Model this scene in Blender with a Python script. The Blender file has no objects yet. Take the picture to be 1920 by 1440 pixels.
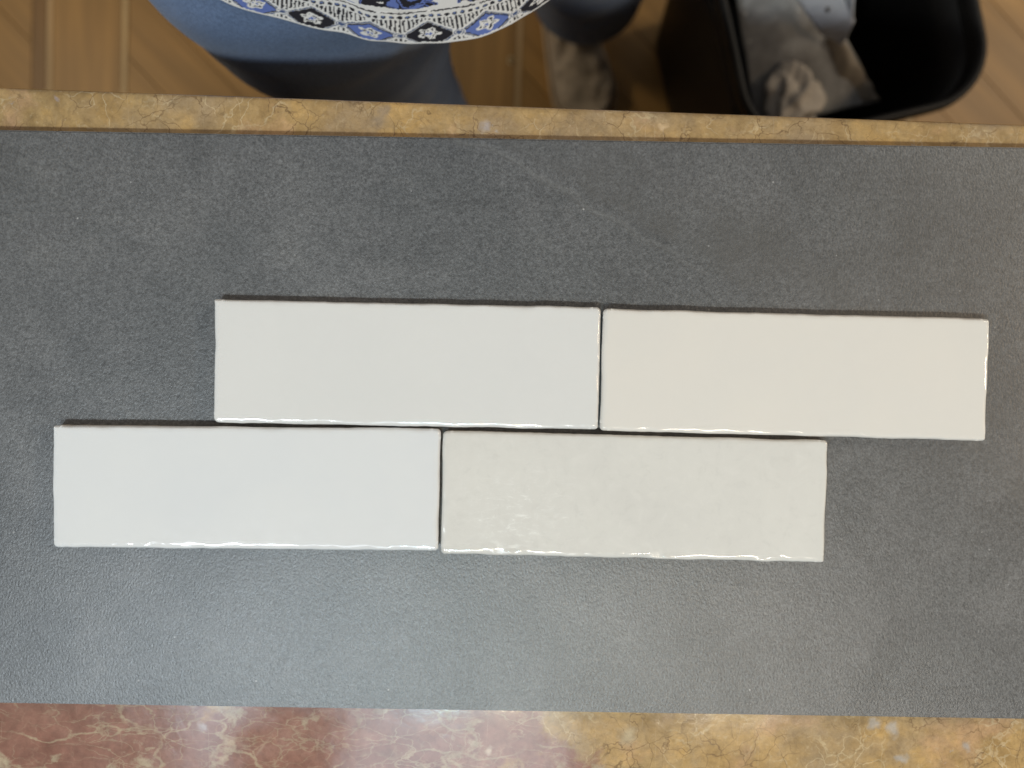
import bpy, bmesh, math, random
import numpy as np
from mathutils import Vector, Matrix, noise as mnoise

random.seed(7); rng = np.random.default_rng(7)
scene = bpy.context.scene
COL = scene.collection

# ------------------------------------------------------------------ camera
# z = 0 is the marble counter top; x right, y away from the counter's near side
CAM_Z = 0.417
PITCH = math.radians(-2.25)
F = 1440.0                                   # focal length in pixels of a 1920 wide picture
cam_d = bpy.data.cameras.new('camera'); cam = bpy.data.objects.new('camera', cam_d); COL.objects.link(cam)
cam.location = (0, 0, CAM_Z); cam.rotation_euler = (PITCH, 0, 0)
cam_d.sensor_width = 36; cam_d.lens = 27; cam_d.clip_start = 0.01; cam_d.clip_end = 60
cam_d.dof.use_dof = True; cam_d.dof.focus_distance = 0.40; cam_d.dof.aperture_fstop = 4.4
scene.camera = cam

# ------------------------------------------------------------------ light
world = bpy.data.worlds.new('World'); scene.world = world; world.use_nodes = True
bg = world.node_tree.nodes['Background']
bg.inputs[0].default_value = (1.0, 0.98, 0.955, 1); bg.inputs[1].default_value = 0.21

def area(name, loc, target, sx, sy, power, color):
    l = bpy.data.lights.new(name, 'AREA'); l.shape = 'RECTANGLE'; l.size = sx; l.size_y = sy
    l.energy = power; l.color = color
    o = bpy.data.objects.new(name, l); COL.objects.link(o); o.location = loc
    if target != 'down': o.rotation_euler = (Vector(target) - Vector(loc)).to_track_quat('-Z', 'Y').to_euler()
    return o
# row of ceiling lamps over the near side of the counter: daylight tubes, then warm ones
area('ceiling_lamp', (-0.88, -0.86, 1.90), 'down', 0.30, 0.09, 16.5, (0.82, 0.92, 1.0))
area('ceiling_lamp', (-0.23, -0.95, 1.90), 'down', 0.13, 0.09, 6.2, (0.50, 0.88, 1.0))
area('ceiling_lamp', (0.02, -0.95, 1.90), 'down', 0.13, 0.09, 5.2, (1.0, 0.86, 0.56))
area('ceiling_lamp', (0.64, -0.95, 1.90), 'down', 0.36, 0.09, 11.0, (1.0, 0.87, 0.70))
# broad bluish panel, added for the slab's sheen and the marble's veil
area('sheen_panel', (-0.46, -1.30, 2.05), 'down', 1.30, 0.75, 15.5, (0.78, 0.89, 1.0))
# warm lights: a low lamp right of the counter, two fills added for floor and legs
area('counter_lamp', (1.45, 0.0, 0.85), (0.2, -0.05, 0), 0.14, 0.14, 4.2, (1.0, 0.72, 0.44))
area('aisle_fill', (2.3, 1.25, 1.55), (0.4, 0.6, -0.9), 0.5, 0.5, 22, (1.0, 0.86, 0.66))
area('aisle_fill', (-1.5, 0.85, 0.60), (0.0, 0.45, -0.7), 0.3, 0.3, 5.5, (1.0, 0.84, 0.60))

vs = scene.view_settings
scene.cycles.diffuse_bounces = 8
vs.view_transform = 'Standard'; vs.look = 'None'; vs.exposure = -0.09; vs.gamma = 1; vs.use_curve_mapping = False

# ------------------------------------------------------------------ helpers
RX = Matrix.Rotation(PITCH, 3, 'X')
def at(px, py, z):
    d = RX @ Vector(((px - 960) / F, (720 - py) / F, -1))
    t = (z - CAM_Z) / d.z
    return Vector((d.x * t, d.y * t, z))

def link(name, me, mat=None, parent=None, smooth=False):
    o = bpy.data.objects.new(name, me); COL.objects.link(o)
    if mat: me.materials.append(mat)
    if parent: o.parent = parent
    if smooth: me.polygons.foreach_set('use_smooth', [True] * len(me.polygons))
    return o
def pymesh(name, v, f):
    me = bpy.data.meshes.new(name); me.from_pydata([tuple(p) for p in v], [], f); me.update(); return me
def empty(name, loc=(0, 0, 0), rz=0):
    o = bpy.data.objects.new(name, None); COL.objects.link(o); o.location = loc; o.rotation_euler = (0, 0, rz)
    o.empty_display_size = 0.05
    return o
def tag(o, label=None, cat=None, group=None, kind=None):
    if label: o['label'] = label
    if cat: o['category'] = cat
    if group: o['group'] = group
    if kind: o['kind'] = kind
    return o
def grid_mesh(name, P, closed_u=False):
    """P: array (nv, nu, 3); rows v, columns u"""
    nv, nu = P.shape[:2]
    V = P.reshape(-1, 3)
    cu = nu if closed_u else nu - 1
    i = np.arange(nv - 1)[:, None] * nu; j = np.arange(cu)[None, :]; j2 = (j + 1) % nu
    Fq = np.stack([i + j, i + j2, i + nu + j2, i + nu + j], -1).reshape(-1, 4)
    me = bpy.data.meshes.new(name)
    me.vertices.add(len(V)); me.vertices.foreach_set('co', V.astype(np.float32).ravel())
    n = len(Fq)
    me.loops.add(n * 4); me.loops.foreach_set('vertex_index', Fq.astype(np.int32).ravel())
    me.polygons.add(n); me.polygons.foreach_set('loop_start', np.arange(0, n * 4, 4, dtype=np.int32))
    me.polygons.foreach_set('loop_total', np.full(n, 4, dtype=np.int32))
    me.update(calc_edges=True); me.validate()
    return me
def bevel_box(name, x0, x1, y0, y1, z0, z1, bev, seg=3):
    bm = bmesh.new(); bmesh.ops.create_cube(bm, size=1)
    for v in bm.verts:
        v.co = Vector((x0 if v.co.x < 0 else x1, y0 if v.co.y < 0 else y1, z0 if v.co.z < 0 else z1))
    if bev: bmesh.ops.bevel(bm, geom=bm.edges[:], offset=bev, segments=seg, affect='EDGES', profile=0.6)
    me = bpy.data.meshes.new(name); bm.to_mesh(me); bm.free(); return me

class Sines:
    """smooth pseudo noise in numpy: a sum of random plane waves"""
    def __init__(s, seed, wl, n=14):
        r = np.random.default_rng(seed); a = r.uniform(0, 2 * np.pi, n); k = 2 * np.pi / (wl * r.uniform(.7, 1.6, n))
        s.kx, s.ky, s.p = k * np.cos(a), k * np.sin(a), r.uniform(0, 2 * np.pi, n); s.n = n
    def __call__(s, x, y):
        o = 0
        for a, b, c in zip(s.kx, s.ky, s.p): o = o + np.sin(a * x + b * y + c)
        return o / math.sqrt(s.n / 2) * .7

# ---- material helper
class Mat:
    def __init__(s, name, rough=.5, spec=.5):
        s.m = bpy.data.materials.new(name); s.m.use_nodes = True
        s.t = s.m.node_tree; s.b = s.t.nodes['Principled BSDF']
        s.b.inputs['Roughness'].default_value = rough; s.b.inputs['Specular IOR Level'].default_value = spec
    def n(s, typ, **kw):
        x = s.t.nodes.new(typ)
        for k, v in kw.items():
            if hasattr(x, k): setattr(x, k, v)
            else: s.inp(x, k, v)
        return x
    def inp(s, node, key, v):
        i = node.inputs[key]
        if isinstance(v, bpy.types.NodeSocket): s.t.links.new(v, i)
        elif isinstance(v, bpy.types.Node): s.t.links.new(v.outputs[0], i)
        else: i.default_value = v
    def set(s, key, v): s.inp(s.b, key, v); return s
    def coord(s, out='Object'):
        return s.n('ShaderNodeTexCoord').outputs[out]
    def mapping(s, vec, scale=(1, 1, 1), loc=(0, 0, 0), rot=(0, 0, 0)):
        x = s.n('ShaderNodeMapping'); s.inp(x, 'Vector', vec)
        x.inputs['Scale'].default_value = scale; x.inputs['Location'].default_value = loc; x.inputs['Rotation'].default_value = rot
        return x.outputs[0]
    def noise(s, vec, scale, detail=4, rough=.55, dist=0):
        x = s.n('ShaderNodeTexNoise'); s.inp(x, 'Vector', vec); x.inputs['Scale'].default_value = scale
        x.inputs['Detail'].default_value = detail; x.inputs['Roughness'].default_value = rough; x.inputs['Distortion'].default_value = dist
        return x.outputs[0]
    def voro(s, vec, scale, feature='F1', out=0, rand=1):
        x = s.n('ShaderNodeTexVoronoi'); x.feature = feature; s.inp(x, 'Vector', vec); x.inputs['Scale'].default_value = scale
        x.inputs['Randomness'].default_value = rand
        return x.outputs[out]
    def ramp(s, fac, stops, interp='LINEAR'):
        x = s.n('ShaderNodeValToRGB'); s.inp(x, 'Fac', fac); e = x.color_ramp.elements; x.color_ramp.interpolation = interp
        while len(e) > 1: e.remove(e[-1])
        for i, (p, c) in enumerate(stops):
            el = e[0] if i == 0 else e.new(p)
            el.position = p
            c = (c, c, c) if isinstance(c, (int, float)) else c
            el.color = (*c, 1)
        return x.outputs[0]
    def mix(s, fac, a, b, mode='MIX'):
        x = s.n('ShaderNodeMixRGB'); x.blend_type = mode; s.inp(x, 'Fac', fac)
        for k, v in (('Color1', a), ('Color2', b)):
            s.inp(x, k, (*v, 1) if isinstance(v, tuple) and len(v) == 3 else v)
        return x.outputs[0]
    def math(s, op, a, b=None, clamp=False):
        x = s.n('ShaderNodeMath'); x.operation = op; x.use_clamp = clamp; s.inp(x, 0, a)
        if b is not None: s.inp(x, 1, b)
        return x.outputs[0]
    def sep(s, vec):
        x = s.n('ShaderNodeSeparateXYZ'); s.inp(x, 0, vec); return x.outputs
    def warp(s, vec, scale, amount, detail=3):
        x = s.n('ShaderNodeTexNoise'); s.inp(x, 'Vector', vec); x.inputs['Scale'].default_value = scale; x.inputs['Detail'].default_value = detail
        a = s.n('ShaderNodeVectorMath'); a.operation = 'SUBTRACT'; s.inp(a, 0, x.outputs['Color']); a.inputs[1].default_value = (.5, .5, .5)
        b = s.n('ShaderNodeVectorMath'); b.operation = 'SCALE'; s.inp(b, 0, a.outputs[0]); b.inputs['Scale'].default_value = amount
        c = s.n('ShaderNodeVectorMath'); c.operation = 'ADD'; s.inp(c, 0, vec); s.inp(c, 1, b.outputs[0])
        return c.outputs[0]
    def bump(s, h, dist, strength=1):
        x = s.n('ShaderNodeBump'); s.inp(x, 'Height', h); x.inputs['Distance'].default_value = dist; x.inputs['Strength'].default_value = strength
        s.inp(s.b, 'Normal', x.outputs[0]); return s
def plain(name, col, rough=.5, spec=.5, nscale=40, amt=.25, bump=0):
    m = Mat(name, rough, spec); c = m.coord()
    n = m.noise(c, nscale, 5)
    m.set('Base Color', m.mix(m.ramp(n, [(.3, 0), (.7, 1)]), tuple(x * (1 - amt) for x in col), tuple(x * (1 + amt * .6) for x in col)))
    if bump: m.bump(n, bump)
    return m.m

# ------------------------------------------------------------------ materials
def mat_marble():
    m = Mat('polished_marble', .16, .6); c = m.coord(); x, y, z = m.sep(c)[:3]
    w = m.warp(c, 9, .05, 5); w2 = m.warp(c, 34, .02, 5); w3 = m.warp(c, 90, .008, 4)
    def off(v, a, b): return m.mapping(v, loc=(a, b, 0))
    # golden stone: clouds of ochre, buff and grey-brown broken into clasts
    g = m.ramp(m.noise(w, 24, 8, .66), [(.28, (.20, .125, .055)), (.42, (.33, .215, .09)), (.52, (.42, .285, .13)), (.62, (.50, .315, .115)), (.76, (.38, .27, .16))])
    cl = m.voro(m.warp(c, 30, .05, 5), 34, 'F1', 1)
    g = m.mix(m.ramp(m.noise(c, 9, 2), [(.4, .12), (.6, .42)]), g, m.ramp(cl, [(0, (.26, .165, .075)), (.35, (.45, .305, .14)), (.6, (.50, .31, .115)), (1, (.40, .30, .20))]))
    g = m.mix(m.ramp(m.noise(off(w2, 3, 1), 14, 6, .6), [(.47, 0), (.60, .65)]), g, (.33, .25, .165))
    g = m.mix(m.ramp(m.noise(off(w2, 5, 9), 18, 6, .6), [(.56, 0), (.66, .55)]), g, (.50, .305, .185))
    for i, (sc, wa, th, cc, lo) in enumerate(((30, .07, .03, (.55, .43, .26), .50), (52, .05, .035, (.57, .45, .28), .52), (38, .06, .02, (.15, .09, .045), .47), (75, .035, .03, (.17, .105, .05), .49))):
        e = m.voro(m.warp(off(c, i * .37, i * .71), 30, wa, 5), sc, 'DISTANCE_TO_EDGE')
        g = m.mix(m.math('MULTIPLY', m.ramp(e, [(0, .85), (th * .35, .6), (th * .8, 0)]), m.ramp(m.noise(off(c, i * 3, 2), 24, 4), [(lo, 0), (lo + .10, .9)])), g, cc)
    fill = m.ramp(m.noise(off(w3, 7, 2), 34, 7, .65), [(.655, 0), (.68, 1)])
    g = m.mix(m.math('MULTIPLY', fill, .7), g, (.40, .36, .33))
    g = m.mix(m.ramp(m.noise(c, 420, 4, .65), [(.30, .38), (.52, 0)]), g, (.24, .155, .07))
    g = m.mix(m.ramp(m.noise(off(c, 2, 7), 300, 4, .65), [(.58, 0), (.76, .4)]), g, (.62, .50, .32))
    # red stone: thin branching cream veins and pale shattered knots
    r = m.ramp(m.noise(w, 26, 8, .66), [(.3, (.205, .098, .072)), (.5, (.265, .135, .100)), (.7, (.325, .180, .132))])
    for i, (sc, st, ro, wa, th, k, lo) in enumerate(((15, 1.5, .55, .08, .028, .75, .36), (26, 1.9, .75, .07, .022, .65, .42), (44, 1.6, .3, .055, .025, .55, .44), (75, 1.4, 1.0, .035, .03, .45, .46))):
        e = m.voro(m.warp(m.mapping(c, scale=(.8, st, 1), rot=(0, 0, ro), loc=(i * .31, i * .17, 0)), 26, wa, 6), sc, 'DISTANCE_TO_EDGE')
        r = m.mix(m.math('MULTIPLY', m.ramp(e, [(0, 1), (th * .4, .75), (th, 0)]), m.math('MULTIPLY', m.ramp(m.noise(off(c, i * 4, 5), 26, 4), [(lo, 0), (lo + .14, 1)]), k)), r, (.42, .335, .225))
    r = m.mix(m.ramp(m.noise(off(w3, 1, 8), 24, 8, .68), [(.58, 0), (.64, .75)]), r, (.43, .36, .25))
    r = m.mix(m.ramp(m.noise(off(w3, 6, 3), 20, 6, .6), [(.62, 0), (.68, .6)]), r, (.42, .26, .12))
    r = m.mix(m.ramp(m.noise(c, 380, 4, .65), [(.30, .35), (.52, 0)]), r, (.20, .08, .06))
    # the seam of the two stones
    e = m.math('ADD', m.math('SUBTRACT', .055, x), m.math('MULTIPLY', m.math('SUBTRACT', m.noise(w3, 16, 8, .65), .5), .55))
    e2 = m.math('SUBTRACT', m.math('SUBTRACT', -.10, y), m.math('MULTIPLY', m.math('SUBTRACT', m.noise(c, 10, 3), .5), .06))
    mask = m.math('MULTIPLY', m.ramp(e, [(0, 0), (.05, 1)]), m.ramp(e2, [(0, 0), (.01, 1)]))
    col = m.mix(mask, g, r)
    # pale grey inclusions and chips, where they lie in the slab
    wc = m.warp(c, 120, .012, 5)
    for (px, py, rad, cc) in ((380, 1363, .0042, (.45, .40, .40)), (918, 1412, .0036, (.58, .47, .36)), (908, 238, .0046, (.40, .36, .36)), (1243, 240, .0026, (.64, .46, .28)),
                              (1178, 1384, .0068, (.55, .45, .30)), (1640, 1356, .0046, (.42, .39, .36)), (1675, 1368, .0050, (.42, .39, .36)), (1812, 1396, .0036, (.42, .39, .36)), (1690, 1420, .0036, (.42, .39, .36)), (722, 205, .0046, (.28, .215, .15)), (712, 225, .0056, (.28, .215, .15)), (108, 178, .0022, (.40, .33, .33))):
        p = at(px, py, 0)
        dn = m.n('ShaderNodeVectorMath'); dn.operation = 'DISTANCE'; m.inp(dn, 0, wc); dn.inputs[1].default_value = (p.x, p.y, 0)
        col = m.mix(m.ramp(m.math('DIVIDE', dn.outputs['Value'], rad), [(.35, .7), (1.0, 0)]), col, cc)
    # hairline scratches from use
    sc = m.voro(m.mapping(c, scale=(1, .06, 1), rot=(0, 0, .06)), 60, 'DISTANCE_TO_EDGE')
    col = m.mix(m.math('MULTIPLY', m.ramp(sc, [(0, .4), (.007, 0)]), m.ramp(m.noise(c, 40, 2), [(.52, 0), (.66, 1)])), col, (.62, .50, .36))
    col = m.mix(.45, col, m.ramp(m.noise(w3, 110, 8, .75), [(.34, .28), (.66, .72)]), 'OVERLAY')
    m.set('Base Color', col)
    m.set('Roughness', m.ramp(m.noise(c, 60, 4), [(.3, .11), (.7, .155)]))
    m.bump(m.noise(w2, 60, 4), .00010)
    return m.m

def mat_grey_tile():
    m = Mat('grey_porcelain', .5, .5); c = m.coord()
    w = m.warp(c, 6, .06, 4)
    big = m.noise(w, 9, 7, .66); mid = m.noise(m.mapping(w, loc=(4, 1, 0)), 26, 6, .65); fine = m.noise(c, 950, 3, .7); fine2 = m.noise(c, 330, 5, .75)
    col = m.ramp(big, [(.28, (.066, .069, .074)), (.46, (.088, .092, .097)), (.54, (.100, .103, .108)), (.74, (.124, .126, .130))])
    col = m.mix(m.ramp(mid, [(.34, .60), (.52, 0)]), col, (.058, .061, .065))
    col = m.mix(m.ramp(mid, [(.58, 0), (.74, .3)]), col, (.165, .165, .163))
    col = m.mix(.55, col, m.ramp(fine2, [(.35, .32), (.65, .68)]), 'OVERLAY')
    col = m.mix(.8, col, m.ramp(fine, [(.36, .28), (.64, .74)]), 'OVERLAY')
    # one long pale vein running down to the right, with a darker flank
    p0 = at(880, 258, .009); p1 = at(1240, 452, .009)
    d = (p1 - p0).normalized(); nrm = Vector((-d.y, d.x, 0))
    cw = m.warp(c, 26, .022, 4)
    def dot(v, vec):
        q = m.n('ShaderNodeVectorMath'); q.operation = 'DOT_PRODUCT'; m.inp(q, 0, v); q.inputs[1].default_value = vec; return q.outputs['Value']
    s = m.math('SUBTRACT', dot(cw, nrm), nrm.dot(p0)); t = m.math('SUBTRACT', dot(c, d), d.dot(p0))
    s2 = m.math('ADD', s, m.math('MULTIPLY', m.math('MULTIPLY', t, t), .30))
    along = m.ramp(m.math('DIVIDE', t, .2), [(0, .9), (.55, .8), (.8, .15), (.95, 0)])
    pale = m.ramp(m.math('MULTIPLY_ADD', s2, 60) if False else m.math('ADD', m.math('MULTIPLY', s2, 60), .5), [(.28, 0), (.44, .16), (.54, .28), (.60, .07), (.75, 0)])
    dark = m.ramp(m.math('ADD', m.math('MULTIPLY', s2, 60), .5), [(.38, 0), (.425, .6), (.46, 0)])
    col = m.mix(m.math('MULTIPLY', pale, along), col, (.205, .205, .20))
    col = m.mix(m.math('MULTIPLY', dark, along), col, (.07, .07, .07))
    # smoky darker cloud above the vein
    flank = m.ramp(m.math('ADD', m.math('MULTIPLY', s2, 12), .5), [(.53, 0), (.60, .75), (.90, .6), (1, .3)])
    col = m.mix(m.math('MULTIPLY', flank, m.ramp(mid, [(.35, 1), (.62, .15)])), col, (.082, .081, .079))
    # dust specks
    sp = m.voro(c, 210, 'F1'); on = m.ramp(m.voro(c, 210, 'F1', 1), [(.90, 0), (.92, 1)])
    col = m.mix(m.math('MULTIPLY', m.ramp(sp, [(.06, .65), (.14, 0)]), on), col, (.5, .5, .5))
    m.set('Base Color', col)
    m.set('Roughness', m.ramp(fine2, [(.3, .34), (.7, .46)])); m.set('Specular IOR Level', .95)
    h = m.math('ADD', m.math('MULTIPLY', m.noise(m.mapping(c, scale=(1, .66, 1), rot=(0, 0, -.35)), 900, 3, .6), 1.0), m.math('MULTIPLY', fine2, .5))
    m.bump(h, .00023)
    return m.m

def mat_glaze(name, ca, cb, mott, seed, scuff=None):
    m = Mat(name, .09, .5); c = m.mapping(m.coord(), loc=(seed, seed * 1.7, 0))
    n = m.noise(m.warp(c, 14, .03), 20, 4, .55)
    col = m.mix(m.ramp(n, [(.3, 0), (.7, 1)]), ca, cb)
    f = m.noise(m.warp(c, 60, .02, 4), 150, 5, .7)
    col = m.mix(m.math('MULTIPLY', m.ramp(f, [(.52, 0), (.72, 1)]), mott), col, tuple(min(.86, x * 1.12) for x in ca))
    col = m.mix(m.math('MULTIPLY', m.ramp(f, [(.28, 1), (.46, 0)]), mott * .8), col, tuple(x * .86 for x in ca))
    sp = m.voro(c, 60, 'F1'); on = m.ramp(m.voro(c, 60, 'F1', 1), [(.93, 0), (.94, 1)])
    col = m.mix(m.math('MULTIPLY', m.ramp(sp, [(.025, .7), (.045, 0)]), on), col, tuple(x * .62 for x in ca))
    ro = m.ramp(f, [(.35, .07), (.7, .16)])
    if scuff:                                             # dried, rubbed residue left on the glaze
        c0 = m.coord(); dn = m.n('ShaderNodeVectorMath'); dn.operation = 'DISTANCE'; m.inp(dn, 0, m.mapping(m.warp(c0, 40, .03, 4), scale=(1, 1.1, 0))); dn.inputs[1].default_value = (scuff[0], scuff[1], 0)
        zone = m.ramp(m.math('DIVIDE', dn.outputs['Value'], scuff[2]), [(.25, 1), (1, 0)])
        st = m.math('MAXIMUM', m.ramp(m.noise(m.warp(m.mapping(c0, rot=(0, 0, .9), scale=(1, 3.2, 1)), 50, .03, 4), 130, 5, .7), [(.52, 0), (.68, 1)]), m.ramp(m.noise(m.mapping(c0, loc=(3, 1, 0)), 260, 4, .7), [(.56, 0), (.7, .8)]))
        k = m.math('MULTIPLY', zone, st)
        col = m.mix(m.math('MULTIPLY', k, .55), col, (.80, .795, .77)); ro = m.mix(k, ro, (.38, .38, .38))
    m.set('Base Color', col)
    m.set('Roughness', ro)
    m.set('Coat Weight', .3); m.set('Coat Roughness', .04)
    m.bump(m.noise(c, 120, 2, .4), .00006)
    return m.m

def mat_wood(name, base):
    m = Mat(name, .42, .4); c = m.coord()
    oi = m.n('ShaderNodeObjectInfo').outputs['Random']
    g = m.noise(m.warp(m.mapping(c, scale=(26, 1.6, 4)), 1.2, .8), 1.6, 6, .6)
    col = m.mix(m.ramp(g, [(.3, 0), (.7, 1)]), tuple(x * .72 for x in base), tuple(x * 1.16 for x in base))
    col = m.mix(.5, col, m.ramp(oi, [(0, .43), (1, .57)]), 'OVERLAY')
    kn = m.voro(m.mapping(c, scale=(9, 3, 1)), 1.0, 'F1')
    col = m.mix(m.ramp(kn, [(.05, .7), (.16, 0)]), col, tuple(x * .35 for x in base))
    m.set('Base Color', col); m.bump(g, .0006)
    return m.m

def mat_denim():
    m = Mat('denim', .85, .2); c = m.coord()
    tw = m.n('ShaderNodeTexWave'); tw.wave_type = 'BANDS'; tw.bands_direction = 'DIAGONAL'; m.inp(tw, 'Vector', c); tw.inputs['Scale'].default_value = 260
    tw.inputs['Distortion'].default_value = 2.5; tw.inputs['Detail'].default_value = 2
    n = m.noise(c, 500, 3); big = m.noise(c, 14, 4)
    col = m.mix(m.ramp(big, [(.3, 0), (.7, 1)]), (.105, .160, .280), (.158, .218, .350))
    col = m.mix(.42, col, m.ramp(tw.outputs[0], [(.2, .33), (.8, .66)]), 'OVERLAY')
    col = m.mix(.45, col, m.ramp(n, [(.3, .3), (.7, .7)]), 'OVERLAY')
    m.set('Base Color', col); m.set('Sheen Weight', .15)
    m.bump(m.noise(c, 900, 2), .0004)
    return m.m

M = {
 'marble': mat_marble(), 'grey': mat_grey_tile(),
 'biscuit': plain('biscuit_clay', (.70, .62, .53), .9, .2, 300, .2, .0001),
 'cabinet': plain('dark_cabinet', (.06, .045, .035), .5, .3),
 'wood': mat_wood('oak_plank', (.46, .26, .082)),
 'wood_dark': mat_wood('oak_dark_strip', (.29, .155, .048)),
 'wood_pale': mat_wood('oak_pale_strip', (.72, .50, .24)),
 'wood_base': mat_wood('oak_subfloor', (.40, .225, .072)),
 'denim': mat_denim(),
 'skin': plain('skin', (.30, .13, .09), .5, .4, 30, .15),
 'shoe': plain('beige_canvas', (.60, .49, .36), .85, .2, 45, .3, .002),
 'sole': plain('tan_rubber', (.68, .54, .36), .6, .3, 60, .15),
 'bin': plain('black_plastic', (.011, .0098, .0088), .5, .35, 60, .3, .0002),
 'tissue': plain('crumpled_tissue', (.50, .45, .39), .9, .1, 60, .15, .001),
 'hair': plain('dark_hair', (.02, .014, .010), .6, .3, 200, .3, .002),
 'metal_ring': plain('pale_ring', (.75, .62, .35), .35, .5),
}
GLZ = [mat_glaze('glaze_cool_white', (.70, .715, .735), (.725, .735, .745), .05, 1.3),
       mat_glaze('glaze_greige_white', (.655, .643, .615), (.69, .678, .645), .42, 4.1, (-.062, -.004, .042)),
       mat_glaze('glaze_white', (.69, .69, .684), (.708, .706, .698), .09, 7.7),
       mat_glaze('glaze_ivory', (.715, .692, .655), (.735, .705, .66), .07, 9.2)]

# ------------------------------------------------------------------ floor (structure)
FLOOR = -0.90
floor = tag(link('floor', bevel_box('floor', -4, 4, -3, 4, FLOOR - .06, FLOOR - .012, 0), M['wood_base']), kind='structure')
def prism(name, pts, z0, z1, ch=.0012):
    """flat board with the outline pts and a small chamfer on its upper edge"""
    n = len(pts); c = sum((Vector(p) for p in pts), Vector((0, 0))) / n
    inn = []
    for p in pts:
        d = (c - Vector(p)); inn.append(Vector(p) + d.normalized() * ch * 1.4)
    V = [(p[0], p[1], z0) for p in pts] + [(p[0], p[1], z1 - ch) for p in pts] + [(p[0], p[1], z1) for p in inn]
    Fc = [tuple(range(2 * n, 3 * n))]
    for i in range(n):
        j = (i + 1) % n
        Fc += [(i, j, n + j, n + i), (n + i, n + j, 2 * n + j, 2 * n + i)]
    return pymesh(name, V, Fc)
frot = math.radians(-1.9)
def plank(pts, mat, along):
    # own origin at the board's centre, local y along the grain
    c = sum((Vector(p) for p in pts), Vector((0, 0))) / len(pts)
    R = Matrix.Rotation(-along, 2)
    loc = [R @ (Vector(p) - c) for p in pts]
    o = link('plank', prism('plank', loc, -.014, 0), mat, floor)
    w = Matrix.Rotation(frot, 2) @ c
    o.location = (w.x, w.y, FLOOR + random.uniform(-.0006, .0004)); o.rotation_euler = (0, 0, along + frot)
    return o
EDGE0 = at(237, 100, FLOOR)
ex = (Matrix.Rotation(-frot, 2) @ EDGE0.to_2d()).x        # right border of a straight band in the floor's own axes
PER = (966 - 237) / F * 1.315
Y0, Y1 = -.30, 1.75
g = .0009
for k in range(-1, 4):
    b = ex + k * PER
    bounds = [(b - .158, b - .136, 'wood_dark'), (b - .1345, b - .1255, 'wood_pale'), (b - .124, b - .0095, 'wood'), (b - .008, b + .001, 'wood_pale')]
    for (xa, xb, mt) in bounds:
        ys = [Y0, .05 + .13 * (k % 3), .95 + .11 * (k % 2), Y1] if xb - xa > .05 else [Y0, .72, Y1]
        for ya, yb in zip(ys, ys[1:]):
            plank([(xa, ya + g), (xb, ya + g), (xb, yb - g), (xa, yb - g)], M[mt], 0)
    xa, xb = b + .0025, b + PER - .1595                   # diagonal boards between two bands
    step = .092 * math.sqrt(2); c = Y0 + xa
    while c < Y1 + xb:
        plank([(xa, c - xa + g), (xb, c - xb + g), (xb, c - xb + step - g), (xa, c - xa + step - g)], M['wood'], math.radians(45))
        c += step

# ------------------------------------------------------------------ marble counter
e0, e1 = at(0, 161, 0), at(1920, 231, 0)
crot = math.atan2(e1.y - e0.y, e1.x - e0.x); ey = e0.y - math.tan(crot) * e0.x
counter = tag(empty('marble_counter', (0, 0, FLOOR)), 'polished counter of golden and red veined marble under the grey slab', 'counter')
me = bevel_box('marble_top', -1.3, 1.3, -.62, 0, -.03, 0, .0045, 4)
R = Matrix.Rotation(crot, 3, 'Z')
for v in me.vertices: v.co = R @ v.co + Vector((0, ey, 0))
me.update()
top = link('marble_top', me, M['marble'], counter, True); top.location = (0, 0, -FLOOR)
me = bevel_box('cabinet', -1.25, 1.25, -.56, -.06, 0, -FLOOR - .0302, .002, 2)
for v in me.vertices: v.co = R @ v.co + Vector((0, ey, 0))
me.update(); link('cabinet', me, M['cabinet'], counter)

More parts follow.
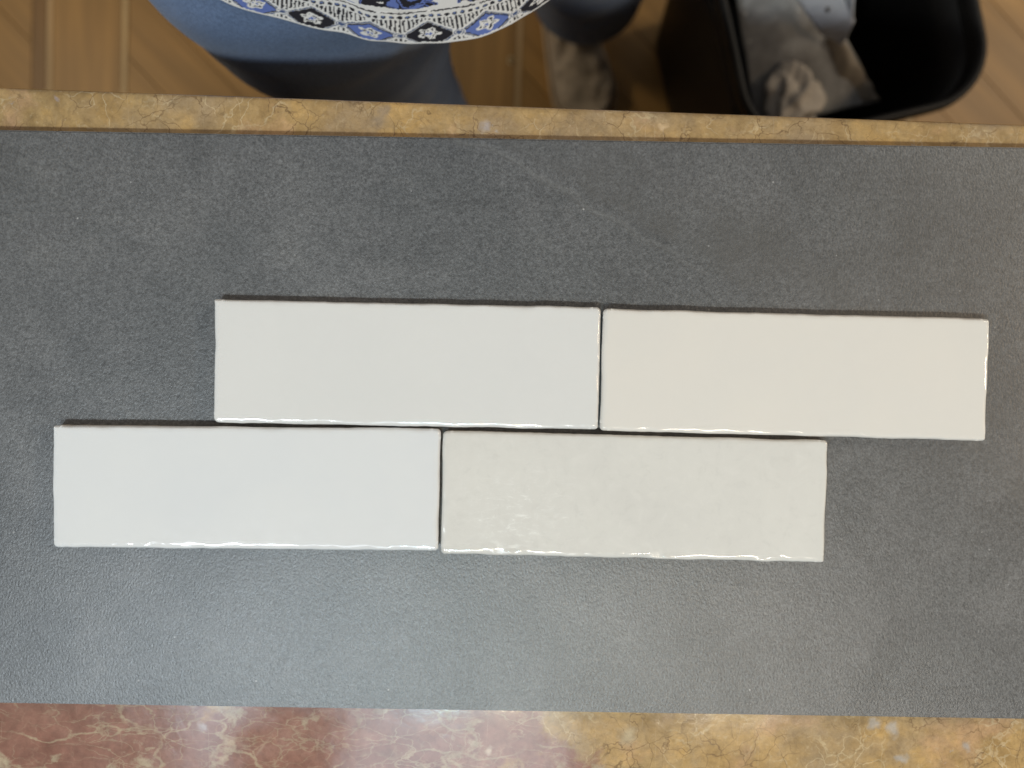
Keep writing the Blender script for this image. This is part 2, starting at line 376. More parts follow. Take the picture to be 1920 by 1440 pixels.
# ------------------------------------------------------------------ ceramic tiles: grid with pillowed, uneven edges
def spaced(L, rad, fine, coarse):
    a = list(np.arange(0, rad, fine)); b = list(np.linspace(rad, L - rad, max(2, int((L - 2 * rad) / coarse))))
    return np.array(a + b + [L - q for q in reversed(a)])
def glazed_tile(name, cor, zbot, ztop, radii, mat, body_mat, seed, glint=0.4, lip=.0032, drop=.0008, wob=.00016, lump=1.0, fine=.00035, coarse=.0016):
    TL, TR, BR, BL = cor
    L = ((TR - TL).length + (BR - BL).length) / 2; W = ((BL - TL).length + (BR - TR).length) / 2
    us = spaced(L, lip + .001, fine, coarse); ws = spaced(W, lip + .001, fine, coarse)
    X, Y = np.meshgrid(us, ws)                            # y counted from the upper side down
    D = np.minimum(np.minimum(X, L - X), np.minimum(Y, W - Y))
    Xo, Yo = X.copy(), Y.copy()
    for (cx, cy, r) in ((0, 0, radii[0]), (L, 0, radii[1]), (L, W, radii[2]), (0, W, radii[3])):
        sx = 1 if cx == 0 else -1; sy = 1 if cy == 0 else -1
        a = r - (X - cx) * sx; b = r - (Y - cy) * sy
        inz = (a > 0) & (b > 0)
        sc = np.maximum(a, b) / np.maximum(np.hypot(a, b), 1e-9)
        Xo = np.where(inz, cx + sx * (r - a * sc), Xo); Yo = np.where(inz, cy + sy * (r - b * sc), Yo)
    n1, n2 = Sines(seed, .04), Sines(seed + 1, .04); n1b, n2b = Sines(seed + 6, .006), Sines(seed + 7, .006)
    fade = np.clip(1 - D / .008, 0, 1)
    Xw = Xo + wob * fade * (n1(Xo * .3, Yo) + .35 * n1b(Xo * .2, Yo)); Yw = Yo + wob * fade * (n2(Xo, Yo * .3) + .35 * n2b(Xo, Yo * .2))
    lumps = Sines(seed + 2, .0105); lumps2 = Sines(seed + 3, .0032); slow = Sines(seed + 4, .05)
    q = np.clip(1 - D / lip, 0, 1)
    Z = ztop - drop * (1 + .45 * Sines(seed + 9, .016)(X, Y)) * (q ** 2.2) - .0011 * np.clip(1 - D / .0011, 0, 1) ** 2 * (lip > .002)
    band = np.clip(D / .0012, 0, 1) * np.clip(1 - D / .0045, 0, 1)
    Z = Z + lump * (band * (.00013 * lumps(X, Y) + .00003 * lumps2(X, Y)) + .000025 * slow(X, Y) * np.clip(D / .004, 0, 1))
    lo = np.clip(1 - (W - Y) / .0058, 0, 1) * np.clip(D / .0010, 0, 1)
    lo = lo * np.clip(.25 + .9 * Sines(seed + 15, .055)(X, 0 * Y), .12, 1)
    Z = Z + glint * lo * (.00013 * Sines(seed + 12, .0060)(X, Y) + .00003 * Sines(seed + 13, .0026)(X, Y))
    u = Xw / L; w = Yw / W
    A = [np.array(c) for c in (TL, TR, BR, BL)]
    P = ((1 - u) * (1 - w))[..., None] * A[0] + (u * (1 - w))[..., None] * A[1] + (u * w)[..., None] * A[2] + ((1 - u) * w)[..., None] * A[3]
    P[..., 2] = Z
    ctr = (A[0] + A[1] + A[2] + A[3]) / 4; ctr[2] = zbot
    P = P - ctr
    root = empty(name, tuple(ctr))
    P = P[::-1]                                           # faces upwards
    # rim loop -> glaze runs a little over the edge, the clay body below it
    gl = link('glaze', grid_mesh('glaze', P), mat, root, True)
    loop = np.concatenate([P[0, :, :], P[1:, -1, :], P[-1, -2::-1, :], P[-2:0:-1, 0, :]])
    cen = loop.mean(0)
    def lev(z, s):
        q = loop.copy(); dxy = q[:, :2] - cen[:2]; ln = np.maximum(np.linalg.norm(dxy, axis=1, keepdims=True), 1e-6)
        q[:, :2] = q[:, :2] - dxy / ln * s
        if z is not None: q[:, 2] = z
        return q
    H = ztop - zbot
    l1 = loop.copy(); l1[:, 2] -= .0012
    skirt = grid_mesh('glaze_edge', np.stack([l1, loop]), True)
    link('glaze_edge', skirt, mat, root, True)
    bm_ = grid_mesh('clay_body', np.stack([lev(.0, .0012), lev(.0008, .0004), lev(H * .5, .0003), l1 - np.array([0, 0, .00002])]), True)
    bd = link('clay_body', bm_, body_mat, root, True)
    return root
Z1 = .009; Z2 = .0171
def quad(z, *pp): return [at(x, y, z) for x, y in pp]
# large grey slab, 30 x 60 cm
def line_at(p, q, x): return p[1] + (q[1] - p[1]) * (x - p[0]) / (q[0] - p[0])
gc = quad(Z1, (-130, line_at((0, 243), (1920, 276), -130)), (2050, line_at((0, 243), (1920, 276), 2050)), (2038, line_at((0, 1319), (1920, 1349), 2038)), (-122, line_at((0, 1319), (1920, 1349), -122)))
cmid = sum(gc, Vector()) / 4
me = bpy.data.meshes.new('grey_porcelain_tile'); bm = bmesh.new()
vb = [bm.verts.new((c.x, c.y, .0002)) for c in gc]; vt = [bm.verts.new((c.x, c.y, Z1)) for c in gc]
bm.faces.new(vt[::-1]); bm.faces.new(vb)
for i in range(4): bm.faces.new((vb[i], vt[i], vt[(i + 1) % 4], vb[(i + 1) % 4]))
bmesh.ops.recalc_face_normals(bm, faces=bm.faces)
bmesh.ops.bevel(bm, geom=[e for e in bm.edges if all(v.co.z > .005 for v in e.verts)], offset=.0009, segments=2, affect='EDGES')
bm.to_mesh(me); bm.free()
slab = tag(link('porcelain_tile', me, M['grey']), 'large matt dark grey stone-look porcelain slab lying on the marble counter', 'tile')

specs = [
 ('cool white glossy tile, its right end against the greige tile, only a corner overlapped above', [(96, 798), (826, 804.5), (821, 1033.5), (98, 1027.5)], (.0012, .0022, .0020, .0026)),
 ('mottled greige-white glossy tile in the lower row, below the ivory tile', [(830.5, 808), (1554.5, 827), (1547, 1056), (826, 1039.5)], (.0022, .0020, .0014, .0026)),
 ('neutral white glossy tile butted against the ivory tile in the upper row', [(400, 561), (1127, 576), (1122, 806), (399, 792.5)], (.0010, .0024, .0020, .0028)),
 ('warm ivory-white glossy tile touching the neutral white tile', [(1132, 578.5), (1859, 597.5), (1850, 827), (1124.5, 808)], (.0026, .0018, .0014, .0022)),
]
specs[0] = ('cool bluish-white glossy tile in the lower row, beside the mottled greige-white tile',) + specs[0][1:]
for i, (lab, pp, rr) in enumerate(specs):
    t = glazed_tile('ceramic_tile', quad(Z2, *pp), Z1 + .0002, Z2, rr, GLZ[i], M['biscuit'], 40 + 11 * i, 2.2 if i < 2 else .5)
    tag(t, lab, 'tile', 'white glazed brick tiles laid in running bond')

# ------------------------------------------------------------------ customer standing behind the counter
def loft(bm, rings, seg=40):
    """rings: (centre, rx, ry, lean) -> closed elliptical tube"""
    allv = []
    for (c, rx, ry) in rings:
        allv.append([bm.verts.new((c[0] + rx * math.cos(2 * math.pi * k / seg), c[1] + ry * math.sin(2 * math.pi * k / seg), c[2])) for k in range(seg)])
    for a, b in zip(allv, allv[1:]):
        for k in range(seg): bm.faces.new((a[k], a[(k + 1) % seg], b[(k + 1) % seg], b[k]))
    bm.faces.new(allv[0][::-1]); bm.faces.new(allv[-1])
def smooth_rings(keys, n):
    """Catmull-Rom through key rings (x, y, z, rx, ry)"""
    K = [np.array(k, float) for k in keys]; K = [2 * K[0] - K[1]] + K + [2 * K[-1] - K[-2]]
    out = []
    for i in range(1, len(K) - 2):
        for s in np.linspace(0, 1, n, endpoint=False):
            a, b, c, d = K[i - 1:i + 3]
            out.append(.5 * (2 * b + (c - a) * s + (2 * a - 5 * b + 4 * c - d) * s * s + (3 * b - a - 3 * c + d) * s ** 3))
    out.append(K[-2])
    return [((o[0], o[1], o[2]), o[3], o[4]) for o in out]
def remeshed(name, bm, voxel, smooth=6):
    bmesh.ops.recalc_face_normals(bm, faces=bm.faces)
    me = bpy.data.meshes.new(name); bm.to_mesh(me); bm.free()
    o = bpy.data.objects.new(name, me); COL.objects.link(o)
    md = o.modifiers.new('r', 'REMESH'); md.mode = 'VOXEL'; md.voxel_size = voxel
    ms = o.modifiers.new('s', 'SMOOTH'); ms.factor = .5; ms.iterations = smooth
    dg = bpy.context.evaluated_depsgraph_get()
    out = bpy.data.meshes.new_from_object(o.evaluated_get(dg))
    bpy.data.objects.remove(o); bpy.data.meshes.remove(me); out.name = name
    return out
# leg axes (top to bottom): x, y, z, rx, ry
legA = [(-.125, .32, .02, .085, .09), (-.150, .302, -.10, .116, .104), (-.153, .300, -.22, .104, .098), (-.142, .302, -.34, .080, .082), (-.138, .312, -.46, .070, .074), (-.135, .325, -.62, .072, .078), (-.133, .335, -.80, .078, .086)]
legB = [(.02, .385, .02, .085, .09), (.045, .42, -.12, .108, .104), (.066, .455, -.30, .096, .094), (.086, .495, -.46, .088, .086), (.103, .532, -.64, .086, .086), (.114, .560, -.785, .087, .088)]
def shrink(keys, f, ext=None):
    k = [(x, y, z, rx * f, ry * f) for x, y, z, rx, ry in keys]
    return k + (ext or [])
bm = bmesh.new()
loft(bm, smooth_rings(shrink(legA, .72, [(-.133, .338, -.87, .036, .045)]), 6))
loft(bm, smooth_rings(shrink(legB, .70, [(.098, .615, -.865, .030, .036)]), 6))
loft(bm, smooth_rings([(-.055, .36, -.10, .13, .09), (-.055, .36, .0, .145, .10), (-.055, .345, .10, .135, .095), (-.055, .345, .22, .14, .10), (-.055, .36, .36, .16, .10), (-.055, .37, .43, .12, .08), (-.055, .375, .48, .056, .056), (-.055, .37, .56, .05, .054)], 6))
def ellip(bm, c, r, seg=20):
    loft(bm, [((c[0], c[1], c[2] + r[2] * math.sin(t)), max(1e-4, r[0] * math.cos(t)), max(1e-4, r[1] * math.cos(t))) for t in np.linspace(-1.5, 1.5, 14)], seg)
def head(bm, x, y, z, f):
    ellip(bm, (x, y, z), (.074, .092, .112)); ellip(bm, (x, y + f * .052, z - .06), (.050, .05, .055))
    ellip(bm, (x, y + f * .096, z - .02), (.013, .018, .022)); ellip(bm, (x, y + f * .088, z - .065), (.026, .014, .009))
    for sx in (-1, 1):
        ellip(bm, (x + sx * .076, y - f * .01, z - .01), (.009, .018, .03)); ellip(bm, (x + sx * .03, y + f * .082, z + .012), (.016, .012, .008))
def hair(x, y, z, f, parent):
    bm = bmesh.new(); ellip(bm, (x, y - f * .018, z + .018), (.087, .098, .115))
    for v in bm.verts:
        if (v.co.y - y) * f > .045 and v.co.z < z + .075: v.co.y = y + f * .045
    return link('hair', remeshed('hair', bm, .006, 3), M['hair'], parent, True)
head(bm, -.055, .355, .64, -1)
armA = [(.165, .375, .40, .045, .05), (.215, .40, .28, .044, .048), (.24, .45, .12, .037, .04), (.25, .49, -.02, .033, .036), (.25, .51, -.12, .026, .03), (.25, .52, -.20, .020, .038), (.25, .52, -.28, .012, .026)]
for sx in (-1, 1): loft(bm, smooth_rings([(-.055 + sx * q[0],) + q[1:] for q in armA], 6))
for (hx, hy, tx, ty) in ((-.133, .352, -.125, .125), (.075, .632, .126, .41)):     # feet inside the shoes
    d = Vector((tx - hx, ty - hy, 0)); d.normalize(); n = Vector((-d.y, d.x, 0)); rows = []
    for s, w, h in ((0, .018, .03), (.06, .022, .03), (.13, .026, .02), (.18, .026, .014), (.20, .016, .010)):
        c = Vector((hx, hy, 0)) + d * s
        rows.append([bm.verts.new((c.x + n.x * w * math.cos(a), c.y + n.y * w * math.cos(a), FLOOR + .026 + h / 2 + h / 2 * math.sin(a))) for a in np.linspace(0, 2 * np.pi, 16, endpoint=False)])
    for a, b in zip(rows, rows[1:]):
        for k in range(16): bm.faces.new((a[k], a[(k + 1) % 16], b[(k + 1) % 16], b[k]))
    bm.faces.new(rows[0][::-1]); bm.faces.new(rows[-1])
body = remeshed('person', bm, .008)
person = tag(link('person', body, M['skin'], None, True), 'person in blue jeans and blue-white printed blouse standing beside the black bin', 'person')

bm = bmesh.new()
loft(bm, smooth_rings(legA, 8)); loft(bm, smooth_rings(legB, 8))
loft(bm, smooth_rings([(-.055, .365, -.16, .16, .085), (-.055, .355, -.04, .155, .115), (-.055, .35, .06, .14, .105)], 6))
jm = remeshed('jeans', bm, .0055, 8)
NRM = [v.normal.copy() for v in jm.vertices]
for v, nv in zip(jm.vertices, NRM):                      # soft folds in the cloth
    p = v.co
    a = mnoise.noise(Vector((p.x * 9, p.y * 9, p.z * 16))) * .0045 + mnoise.noise(Vector((p.x * 22 + 5, p.y * 22, p.z * 40))) * .0016
    if p.z > -.74: v.co = p + nv * a
jm.update(); link('jeans', jm, M['denim'], person, True)

# blouse: flared hem in front, pulled in at the waist; print stored per vertex
HZ = -.05
fr = [at(x, y, HZ) for x, y in ((322, -60), (362, -26), (412, 0), (455, 17), (503, 29), (545, 41), (590, 54), (640, 63), (690, 74), (750, 80), (800, 83), (843, 80), (900, 71), (950, 51), (985, 29), (1030, 0), (1062, -25), (1088, -55))]
fr = [np.array((p.x, p.y)) for p in fr]
C0 = np.array((-.055, .345))
bx = [(.155, .315), (.165, .37), (.14, .44), (.08, .49), (-.02, .51), (-.12, .51), (-.21, .48), (-.265, .42), (-.28, .36), (-.262, .305)]
ring = fr + [np.array(b) for b in bx]
N = len(ring); dense = []
for i in range(N):
    a, b, c, d = ring[i - 1], ring[i], ring[(i + 1) % N], ring[(i + 2) % N]
    for s in np.linspace(0, 1, 40, endpoint=False):
        dense.append(.5 * (2 * b + (c - a) * s + (2 * a - 5 * b + 4 * c - d) * s * s + (3 * b - a - 3 * c + d) * s ** 3))
dense = np.array(dense); dl = np.linalg.norm(np.roll(dense, -1, 0) - dense, axis=1); S = np.concatenate([[0], np.cumsum(dl)])
nu = 1700; su = np.linspace(0, S[-1], nu, endpoint=False)
dd = np.vstack([dense, dense[:1]])
hx = np.interp(su, S, dd[:, 0]); hy = np.interp(su, S, dd[:, 1])
mid = at(808, 83, HZ); s0 = su[np.argmin((hx - mid.x) ** 2 + (hy - mid.y) ** 2)]
U = (su - s0) * 1000                                      # mm along the hem
vv = np.concatenate([np.arange(0, 40, .38), np.linspace(40, 600, 56)])
fold = Sines(5, .06); fold2 = Sines(8, .022)
P = np.zeros((len(vv), nu, 3)); 
for r, v in enumerate(vv):
    inn = .55 * min(v, 55) - .0 ; s = 1 - (inn / 1000) / .155
    if v > 55: s = s + .14 * (1 - math.cos(min(1, (v - 55) / 380) * math.pi)) / 2
    if v > 520: s *= 1 - .52 * ((v - 520) / 80) ** 2
    z = HZ + .83 * v / 1000
    rip = 1 + .010 * fold(su, v / 1000 * .2) * min(1, v / 12 + .25)
    P[r, :, 0] = C0[0] + (hx - C0[0]) * s * rip; P[r, :, 1] = C0[1] + (hy - C0[1]) * s * rip; P[r, :, 2] = z + .0008 * fold2(su, 0) * (1 if v < 20 else 0)
# print
UU, VV = np.meshgrid(U, vv)
jit = Sines(31, 3.0); jit2 = Sines(32, 3.0)
UU = UU + .22 * jit(UU, VV); VV = VV + .16 * jit2(UU, VV)
WHITE, BLACK, BLUE, SLATE = np.array((.68, .665, .65)), np.array((.017, .016, .022)), np.array((.115, .165, .42)), np.array((.07, .10, .20))
Cc = np.empty(UU.shape + (3,)); Cc[:] = WHITE
def put(mask, col): Cc[mask] = col
PD = 36.0
k = np.floor(UU / PD + .5); x = UU - k * PD; par = (k.astype(int) % 2) == 0
dv = VV - 5.2; rr = np.abs(x) / (PD / 2) + np.abs(dv) / 8.4
out = rr > 1.03
fr_ = np.mod(UU / 2.7 + .12 * Sines(33, 9)(UU, VV), 1)
put(out & (VV < 15.2) & (VV > 1.3) & (np.abs(fr_ - .5) < .24 + .05 * Sines(34, 2)(UU, VV)) & ((rr > 1.16)), BLACK)
put((rr <= 1.0), SLATE); put((rr <= .93) & (rr > .89), WHITE * .7); put((rr <= .885), BLACK)
put((rr <= .80) & par, BLACK); put((rr <= .80) & ~par, BLUE)
th = np.arctan2((VV - 6) / 2.4, x / 5.2); rho = np.hypot(x / 6.2, (VV - 6) / 3.0)
lob = 1 + .22 * np.cos(5 * th + k) + .10 * Sines(35, 4)(UU, VV)
put((rho < lob) & (rr < .86), WHITE); put((rho < lob * .72) & (rho > lob * .5) & (Sines(36, 3)(UU, VV) > -.2), BLACK if True else BLUE)
put((rho < lob * .34) & (Sines(37, 2.5)(UU, VV) > .1), BLUE)
xr = np.minimum(np.abs(x - PD / 2), np.abs(x + PD / 2)); ro = np.hypot(xr / 3.6, dv / 1.7)
put(ro < 1.15, WHITE); put(ro < .95, SLATE); put(ro < .78, WHITE); put(ro < .55, SLATE)
dx = np.mod(UU, 4.9) - 2.45; ob = np.hypot(dx / 1.65, (VV - 16.9) / .95)
put(ob < 1, BLACK); put((np.hypot((dx + .3) / 1.0, (VV - 17.1) / .55) < 1) & (np.mod(np.floor(UU / 4.9), 3) < 2), SLATE * 1.6)
put((np.abs(VV - 19.6 - .25 * np.sin(UU / 9)) < .36) & (np.mod(UU, 31) > 2.5), BLACK)
wx = UU + 5 * Sines(41, 16)(UU, VV); wy = VV * 1.6 + 3 * Sines(42, 14)(UU, VV)
f1 = Sines(43, 26)(wx * .7 + wy * .5, wy * 1.1); f2 = Sines(44, 15)(wx * .8, wy * 1.4)
up = VV > 22.3 + 1.0 * np.sin(UU / 6.5)
put(up & (f1 > -.50), BLACK); put(up & (f1 > -.28) & (f2 > -.55), BLUE); put(up & (f1 > -.02) & (np.abs(f2) < .16), BLACK); put(up & (f1 > .55) & (f2 > .3), WHITE)
put(up & (f1 < -.4) & (np.abs(f2 - .2) < .10), BLACK)
put(VV < 1.1, WHITE)
bme = grid_mesh('blouse', P, True)
ca = bme.color_attributes.new('print', 'FLOAT_COLOR', 'POINT')
ca.data.foreach_set('color', np.concatenate([Cc, np.ones(UU.shape + (1,))], -1).astype(np.float32).ravel())
mb = Mat('printed_cotton', .85, .2); an = mb.n('ShaderNodeVertexColor'); an.layer_name = 'print'
wv = mb.noise(mb.coord(), 1500, 2)
mb.set('Base Color', mb.mix(.25, an.outputs[0], mb.ramp(wv, [(.3, .38), (.7, .62)]), 'OVERLAY')); mb.set('Sheen Weight', .1)
mb.bump(wv, .0002)
bl = link('blouse', bme, mb.m, person, True)
sol = bl.modifiers.new('thick', 'SOLIDIFY'); sol.thickness = .0012; sol.offset = -1

bm = bmesh.new()
for sx in (-1, 1): loft(bm, smooth_rings([(-.055 + sx * q[0], q[1], q[2], q[3] * 1.35, q[4] * 1.35) for q in [(.13, .37, .42, .045, .05)] + armA[:3]], 6))
link('sleeves', remeshed('sleeves', bm, .007, 4), plain('blue_white_cotton', (.30, .34, .50), .85, .2, 55, .8), person, True)
hair(-.055, .355, .64, -1, person)

def shoe(heel, toe, seed):
    root = empty('shoe', (heel[0], heel[1], FLOOR)); root.parent = person
    d = Vector((toe[0] - heel[0], toe[1] - heel[1])); L = d.length; rz = math.atan2(d.y, d.x)
    root.rotation_euler = (0, 0, rz)
    ss = np.linspace(0, 1, 40); nseg = 33
    def half(s): return (.031 + .018 * s - .004 * math.sin(s * 6)) * math.sqrt(max(0, 1 - (max(0, s - .78) / .225) ** 2)) * math.sqrt(max(.0, 1 - (max(0, .14 - s) / .145) ** 2))
    def top(s): return .098 - .015 * s if s < .30 else .0935 - .055 * min(1, (s - .30) / .62) ** .9
    P = np.zeros((len(ss), nseg, 3)); rn = np.random.default_rng(seed)
    w1, w2 = Sines(seed, .035), Sines(seed + 1, .016)
    for i, s in enumerate(ss):
        h = half(s); tp = top(s)
        for j, a in enumerate(np.linspace(0, math.pi, nseg)):
            yy = h * math.copysign(abs(math.cos(a)) ** .7, math.cos(a)); zz = .016 + (tp - .016) * math.sin(a) ** .62
            f = math.sin(a)
            zz += f * (.004 * w1(s * L, yy * 1.0) + .0025 * w2(s * L * 1.0, yy * .4))
            P[i, j] = (s * L, yy, zz)
    # foot opening: push the middle of the upper down behind the instep
    for i, s in enumerate(ss):
        for j in range(nseg):
            e = ((s - .17) / .13) ** 2 + (P[i, j, 1] / .024) ** 2
            if e < 1 and P[i, j, 2] > .05: P[i, j, 2] -= .045 * min(1, (1 - e) * 4)
    link('upper', grid_mesh('upper', P[:, ::-1]), M['shoe'], root, True)
    V = []; 
    for zz, g_ in ((0.0, .002), (.004, .0055), (.016, .006), (.020, .003)):
        V.append([(s * L * 1.0 + (s - .5) * 2 * g_, sg * (half(s) + g_), zz) for sg, ra in ((1, ss), (-1, ss[::-1])) for s in ra])
    V = np.array(V); so = link('sole', grid_mesh('sole', V[:, ::-1], True), M['sole'], root, True)
    # tongue flap and lace bars
    T = np.zeros((9, 7, 3))
    for i, s in enumerate(np.linspace(.29, .52, 9)):
        for j, q in enumerate(np.linspace(-1, 1, 7)):
            T[i, j] = (s * L, q * .017, top(s) + .010 - .004 * q * q + .003 * math.sin(i * 1.3 + j))
    tg = link('tongue', grid_mesh('tongue', T[:, ::-1]), M['shoe'], root, True); tg.modifiers.new('t', 'SOLIDIFY').thickness = .003
    return root
shoe((.062, .665), (.134, .385), 21)
shoe((-.138, .395), (-.124, .11), 22)

# ------------------------------------------------------------------ second person, leaning over the near side (mirrored in the polished marble)
hx_, hy_, hz_ = -.350, -.592, .715
bm = bmesh.new()
head(bm, hx_, hy_, hz_, 1)
loft(bm, smooth_rings([(hx_, hy_ - .02, hz_ - .05, .055, .055), (hx_, hy_ - .05, hz_ - .15, .056, .058), (-.34, -.655, .50, .12, .09), (-.345, -.69, .42, .19, .115), (-.35, -.71, .25, .17, .12), (-.36, -.74, .05, .15, .115), (-.36, -.75, -.06, .17, .12), (-.36, -.75, -.12, .15, .11)], 6))
for sx in (-1, 1):
    loft(bm, smooth_rings([(-.345 + sx * .165, -.69, .46, .05, .055), (-.345 + sx * .215, -.71, .34, .050, .055), (-.345 + sx * .24, -.74, .18, .042, .046), (-.345 + sx * .25, -.70, .06, .036, .04), (-.345 + sx * .25, -.66, -.06, .028, .034), (-.345 + sx * .25, -.65, -.15, .038, .018), (-.345 + sx * .25, -.645, -.22, .024, .012)], 6))
    loft(bm, smooth_rings([(-.36 + sx * .085, -.75, -.08, .088, .10), (-.36 + sx * .09, -.74, -.25, .078, .085), (-.36 + sx * .09, -.74, -.45, .058, .062), (-.36 + sx * .09, -.76, -.62, .052, .056), (-.36 + sx * .09, -.77, -.82, .038, .042), (-.36 + sx * .09, -.75, -.86, .042, .07), (-.36 + sx * .09, -.72, -.893, .045, .12)], 6))
helper = tag(link('person', remeshed('person', bm, .008, 5), M['skin'], None, True), 'person in dark sweater leaning over the near side, mirrored in the red marble', 'person')
bm = bmesh.new()
loft(bm, smooth_rings([(-.34, -.635, .545, .075, .07), (-.34, -.655, .50, .13, .10), (-.345, -.69, .42, .205, .13), (-.35, -.71, .25, .185, .135), (-.36, -.74, .05, .165, .13), (-.36, -.75, -.07, .185, .135)], 6))
for sx in (-1, 1):
    loft(bm, smooth_rings([(-.345 + sx * .165, -.69, .465, .062, .068), (-.345 + sx * .215, -.71, .34, .062, .067), (-.345 + sx * .24, -.74, .18, .054, .058), (-.345 + sx * .25, -.70, .06, .046, .05), (-.345 + sx * .25, -.665, -.05, .04, .046)], 6))
link('sweater', remeshed('sweater', bm, .008, 5), plain('dark_knit', (.025, .025, .03), .9, .2, 200, .3, .001), helper, True)
bm = bmesh.new()
loft(bm, smooth_rings([(-.36, -.75, -.05, .178, .128), (-.36, -.75, -.14, .175, .125), (-.36, -.75, -.2, .12, .09)], 6))
for sx in (-1, 1):
    loft(bm, smooth_rings([(-.36 + sx * .085, -.75, -.08, .098, .11), (-.36 + sx * .09, -.74, -.25, .088, .095), (-.36 + sx * .09, -.74, -.45, .070, .075), (-.36 + sx * .09, -.765, -.84, .06, .066)], 6))
link('trousers', remeshed('trousers', bm, .008, 5), plain('dark_twill', (.03, .03, .035), .9, .2, 200, .3, .001), helper, True)
hair(hx_, hy_, hz_, 1, helper)

# ------------------------------------------------------------------ waste bin
ba = math.radians(13); BE1 = Vector((math.cos(ba), math.sin(ba), 0)); BE2 = Vector((-math.sin(ba), math.cos(ba), 0))
RIM = -.465; BW, BD = .288, .37
bc = BE1 * (.318 + BW / 2) + BE2 * (.160 + BD / 2)
wb = tag(empty('waste_bin', (bc.x, bc.y, FLOOR), ba), 'open black plastic waste bin on the wooden floor behind the counter', 'bin')
def rrect(w, d, r, seg=10):
    pts = []
    for cx, cy, a0 in ((w / 2 - r, d / 2 - r, 0), (-w / 2 + r, d / 2 - r, 90), (-w / 2 + r, -d / 2 + r, 180), (w / 2 - r, -d / 2 + r, 270)):
        for q in range(seg + 1):
            a = math.radians(a0 + 90 * q / seg); pts.append((cx + r * math.cos(a), cy + r * math.sin(a)))
    return np.array(pts)
H = RIM - FLOOR
def lv(grow, z, taper=None):
    t = .82 + .18 * (z / H) if taper is None else taper
    p = rrect(BW * t + 2 * grow, BD * t + 2 * grow, .072 * t + grow)
    return np.concatenate([p, np.full((len(p), 1), z)], 1)
outer = [lv(-.008, .001), lv(-.007, .004)] + [lv(-.007, z) for z in (.05, .15, .25, .35, H - .025)]
inner = [lv(-.0105, z) for z in (H - .025, .35, .25, .15, .05, .006)]
link('bucket', grid_mesh('bucket', np.stack(outer + inner), True), M['bin'], wb, True)
base = pymesh('base_plate', [tuple(p) for p in inner[-1]], [tuple(range(len(inner[-1])))])
link('base_plate', base, M['bin'], wb)
rimL = [lv(-.0071, H - .027), lv(-.001, H - .026), lv(.0, H - .010), lv(-.0015, H - .002), lv(-.005, H), lv(-.009, H - .002), lv(-.0106, H - .010), lv(-.0106, H - .025)]
link('rim', grid_mesh('rim', np.stack(rimL), True), M['bin'], wb, True)

# things thrown in: a dusty grey sheet, a pale folded card, a crumpled tissue
def patch(name, corners, nu, nv, amp, seed, mat, wl=.06, thick=.002, bend=0):
    A = [np.array(c) for c in corners]                    # P00 P10 P11 P01
    u, v = np.meshgrid(np.linspace(0, 1, nu), np.linspace(0, 1, nv))
    P = ((1 - u) * (1 - v))[..., None] * A[0] + (u * (1 - v))[..., None] * A[1] + (u * v)[..., None] * A[2] + ((1 - u) * v)[..., None] * A[3]
    s = Sines(seed, wl)
    P[..., 2] += amp * s(P[..., 0], P[..., 1]) + bend * (4 * u * (1 - u))
    c = P.reshape(-1, 3).mean(0)
    o = link(name, grid_mesh(name, P - c), mat, None, True); o.location = tuple(c)
    md = o.modifiers.new('t', 'SOLIDIFY'); md.thickness = thick; md.offset = 0
    return o
def mat_sheet():
    m = Mat('dusty_grey_sheet', .6, .35); c = m.coord()
    n = m.noise(m.warp(c, 12, .03), 22, 5, .6)
    col = m.ramp(n, [(.3, (.185, .183, .180)), (.5, (.27, .268, .265)), (.7, (.42, .42, .42))])
    sp = m.voro(c, 75, 'F1'); on = m.ramp(m.voro(c, 75, 'F1', 1), [(.72, 0), (.75, 1)])
    col = m.mix(m.math('MULTIPLY', m.ramp(sp, [(.10, .8), (.2, 0)]), on), col, (.7, .68, .64))
    m.set('Base Color', col); m.bump(n, .002); return m.m
M['sheet'] = mat_sheet()
M['card'] = plain('pale_card', (.62, .62, .66), .6, .3, 50, .08)
sheet = patch('cardboard_sheet', [at(1366, -90, -.53), at(1500, -90, -.505), at(1648, 190, -.60), at(1420, 250, -.61)], 40, 44, .0015, 51, M['sheet'], .07, .003, .012)
tag(sheet, 'dusty dark grey cardboard sheet leaning inside the black bin', 'cardboard')
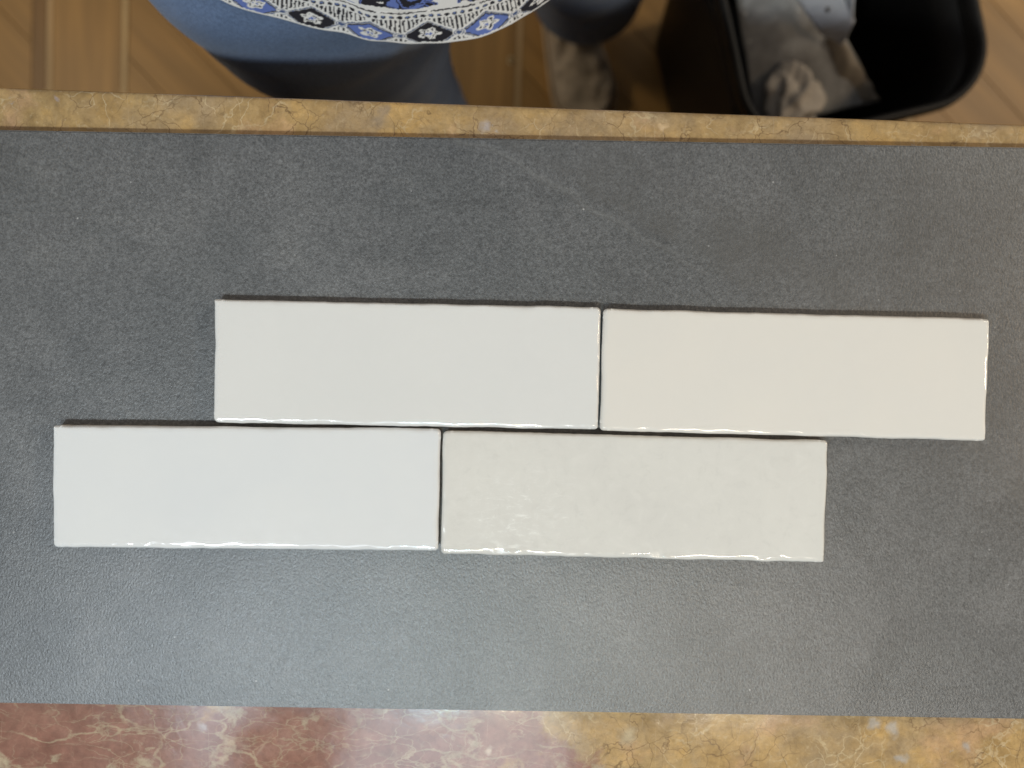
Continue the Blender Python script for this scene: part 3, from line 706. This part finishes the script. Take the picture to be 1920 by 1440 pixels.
# folded edge strip of the sheet
es = patch('folded_edge', [at(1548, 68, -.545), at(1584, 84, -.548), at(1650, 188, -.597), at(1586, 196, -.60)], 14, 22, .003, 61, plain('kraft_edge', (.36, .31, .25), .8, .2, 40, .2), .03, .002, .006)
es.parent = sheet; es.location = es.location - sheet.location
card = tag(empty('folded_card', tuple(at(1540, 20, -.50))), 'pale grey folded card sticking up over the grey cardboard sheet', 'card')
for nm, cs in (('panel', [(1450, -60, -.515), (1560, -60, -.475), (1602, 40, -.49), (1540, 62, -.525)]), ('flap', [(1562, -60, -.47), (1602, -60, -.455), (1600, 0, -.458), (1598, 36, -.486)]), ('tab', [(1540, 62, -.527), (1602, 40, -.492), (1586, 74, -.52), (1578, 84, -.535)])):
    o = patch(nm, [at(*c) for c in cs], 10, 10, .0008, 71, M['card'], .05, .0018)
    o.location = o.location - card.location; o.parent = card
hole = pymesh('hole', [(.0022 * math.cos(a), .0032 * math.sin(a), 0) for a in np.linspace(0, 2 * math.pi, 14, endpoint=False)], [tuple(range(14))])
o = link('hole', hole, M['bin'], card); o.location = at(1551, 19, -.484) - card.location
def crumple(name, loc, r, sq, seed, mat):
    bm = bmesh.new(); bmesh.ops.create_icosphere(bm, subdivisions=5, radius=1)
    off = Vector((seed, seed * 2.3, 0))
    for v in bm.verts:
        n = v.co.normalized()
        w = .55 * (1 - 1.8 * abs(mnoise.noise(n * 1.0 + off))) + .14 * (1 - 2 * abs(mnoise.noise(n * 1.9 + off)))
        q = n * (.55 + w)
        v.co = Vector((q.x * r * sq[0], q.y * r * sq[1], q.z * r * sq[2]))
    me = bpy.data.meshes.new(name); bm.to_mesh(me); bm.free()
    o = link(name, me, mat, None, True); o.location = loc; return o
tag(crumple('crumpled_tissue', at(1490, 180, -.565), .034, (.95, 1.15, .7), 8.6, M['tissue']), 'crumpled beige paper tissue lying on the grey cardboard in the bin', 'tissue')

# ------------------------------------------------------------------ small ring on the floor
bm = bmesh.new(); R1, R2 = .0042, .0013
vr = [[bm.verts.new(((R1 + R2 * math.cos(b)) * math.cos(a) * .8, (R1 + R2 * math.cos(b)) * math.sin(a) * 1.25, R2 * math.sin(b))) for b in np.linspace(0, 2 * math.pi, 8, endpoint=False)] for a in np.linspace(0, 2 * math.pi, 24, endpoint=False)]
for i in range(24):
    for j in range(8): bm.faces.new((vr[i][j], vr[(i + 1) % 24][j], vr[(i + 1) % 24][(j + 1) % 8], vr[i][(j + 1) % 8]))
me = bpy.data.meshes.new('ring'); bm.to_mesh(me); bm.free()
rg = tag(link('small_ring', me, M['metal_ring'], None, True), 'tiny pale oval ring lying on the floor near the beige shoe', 'ring')
rg.location = at(957, 113, FLOOR + .0015)
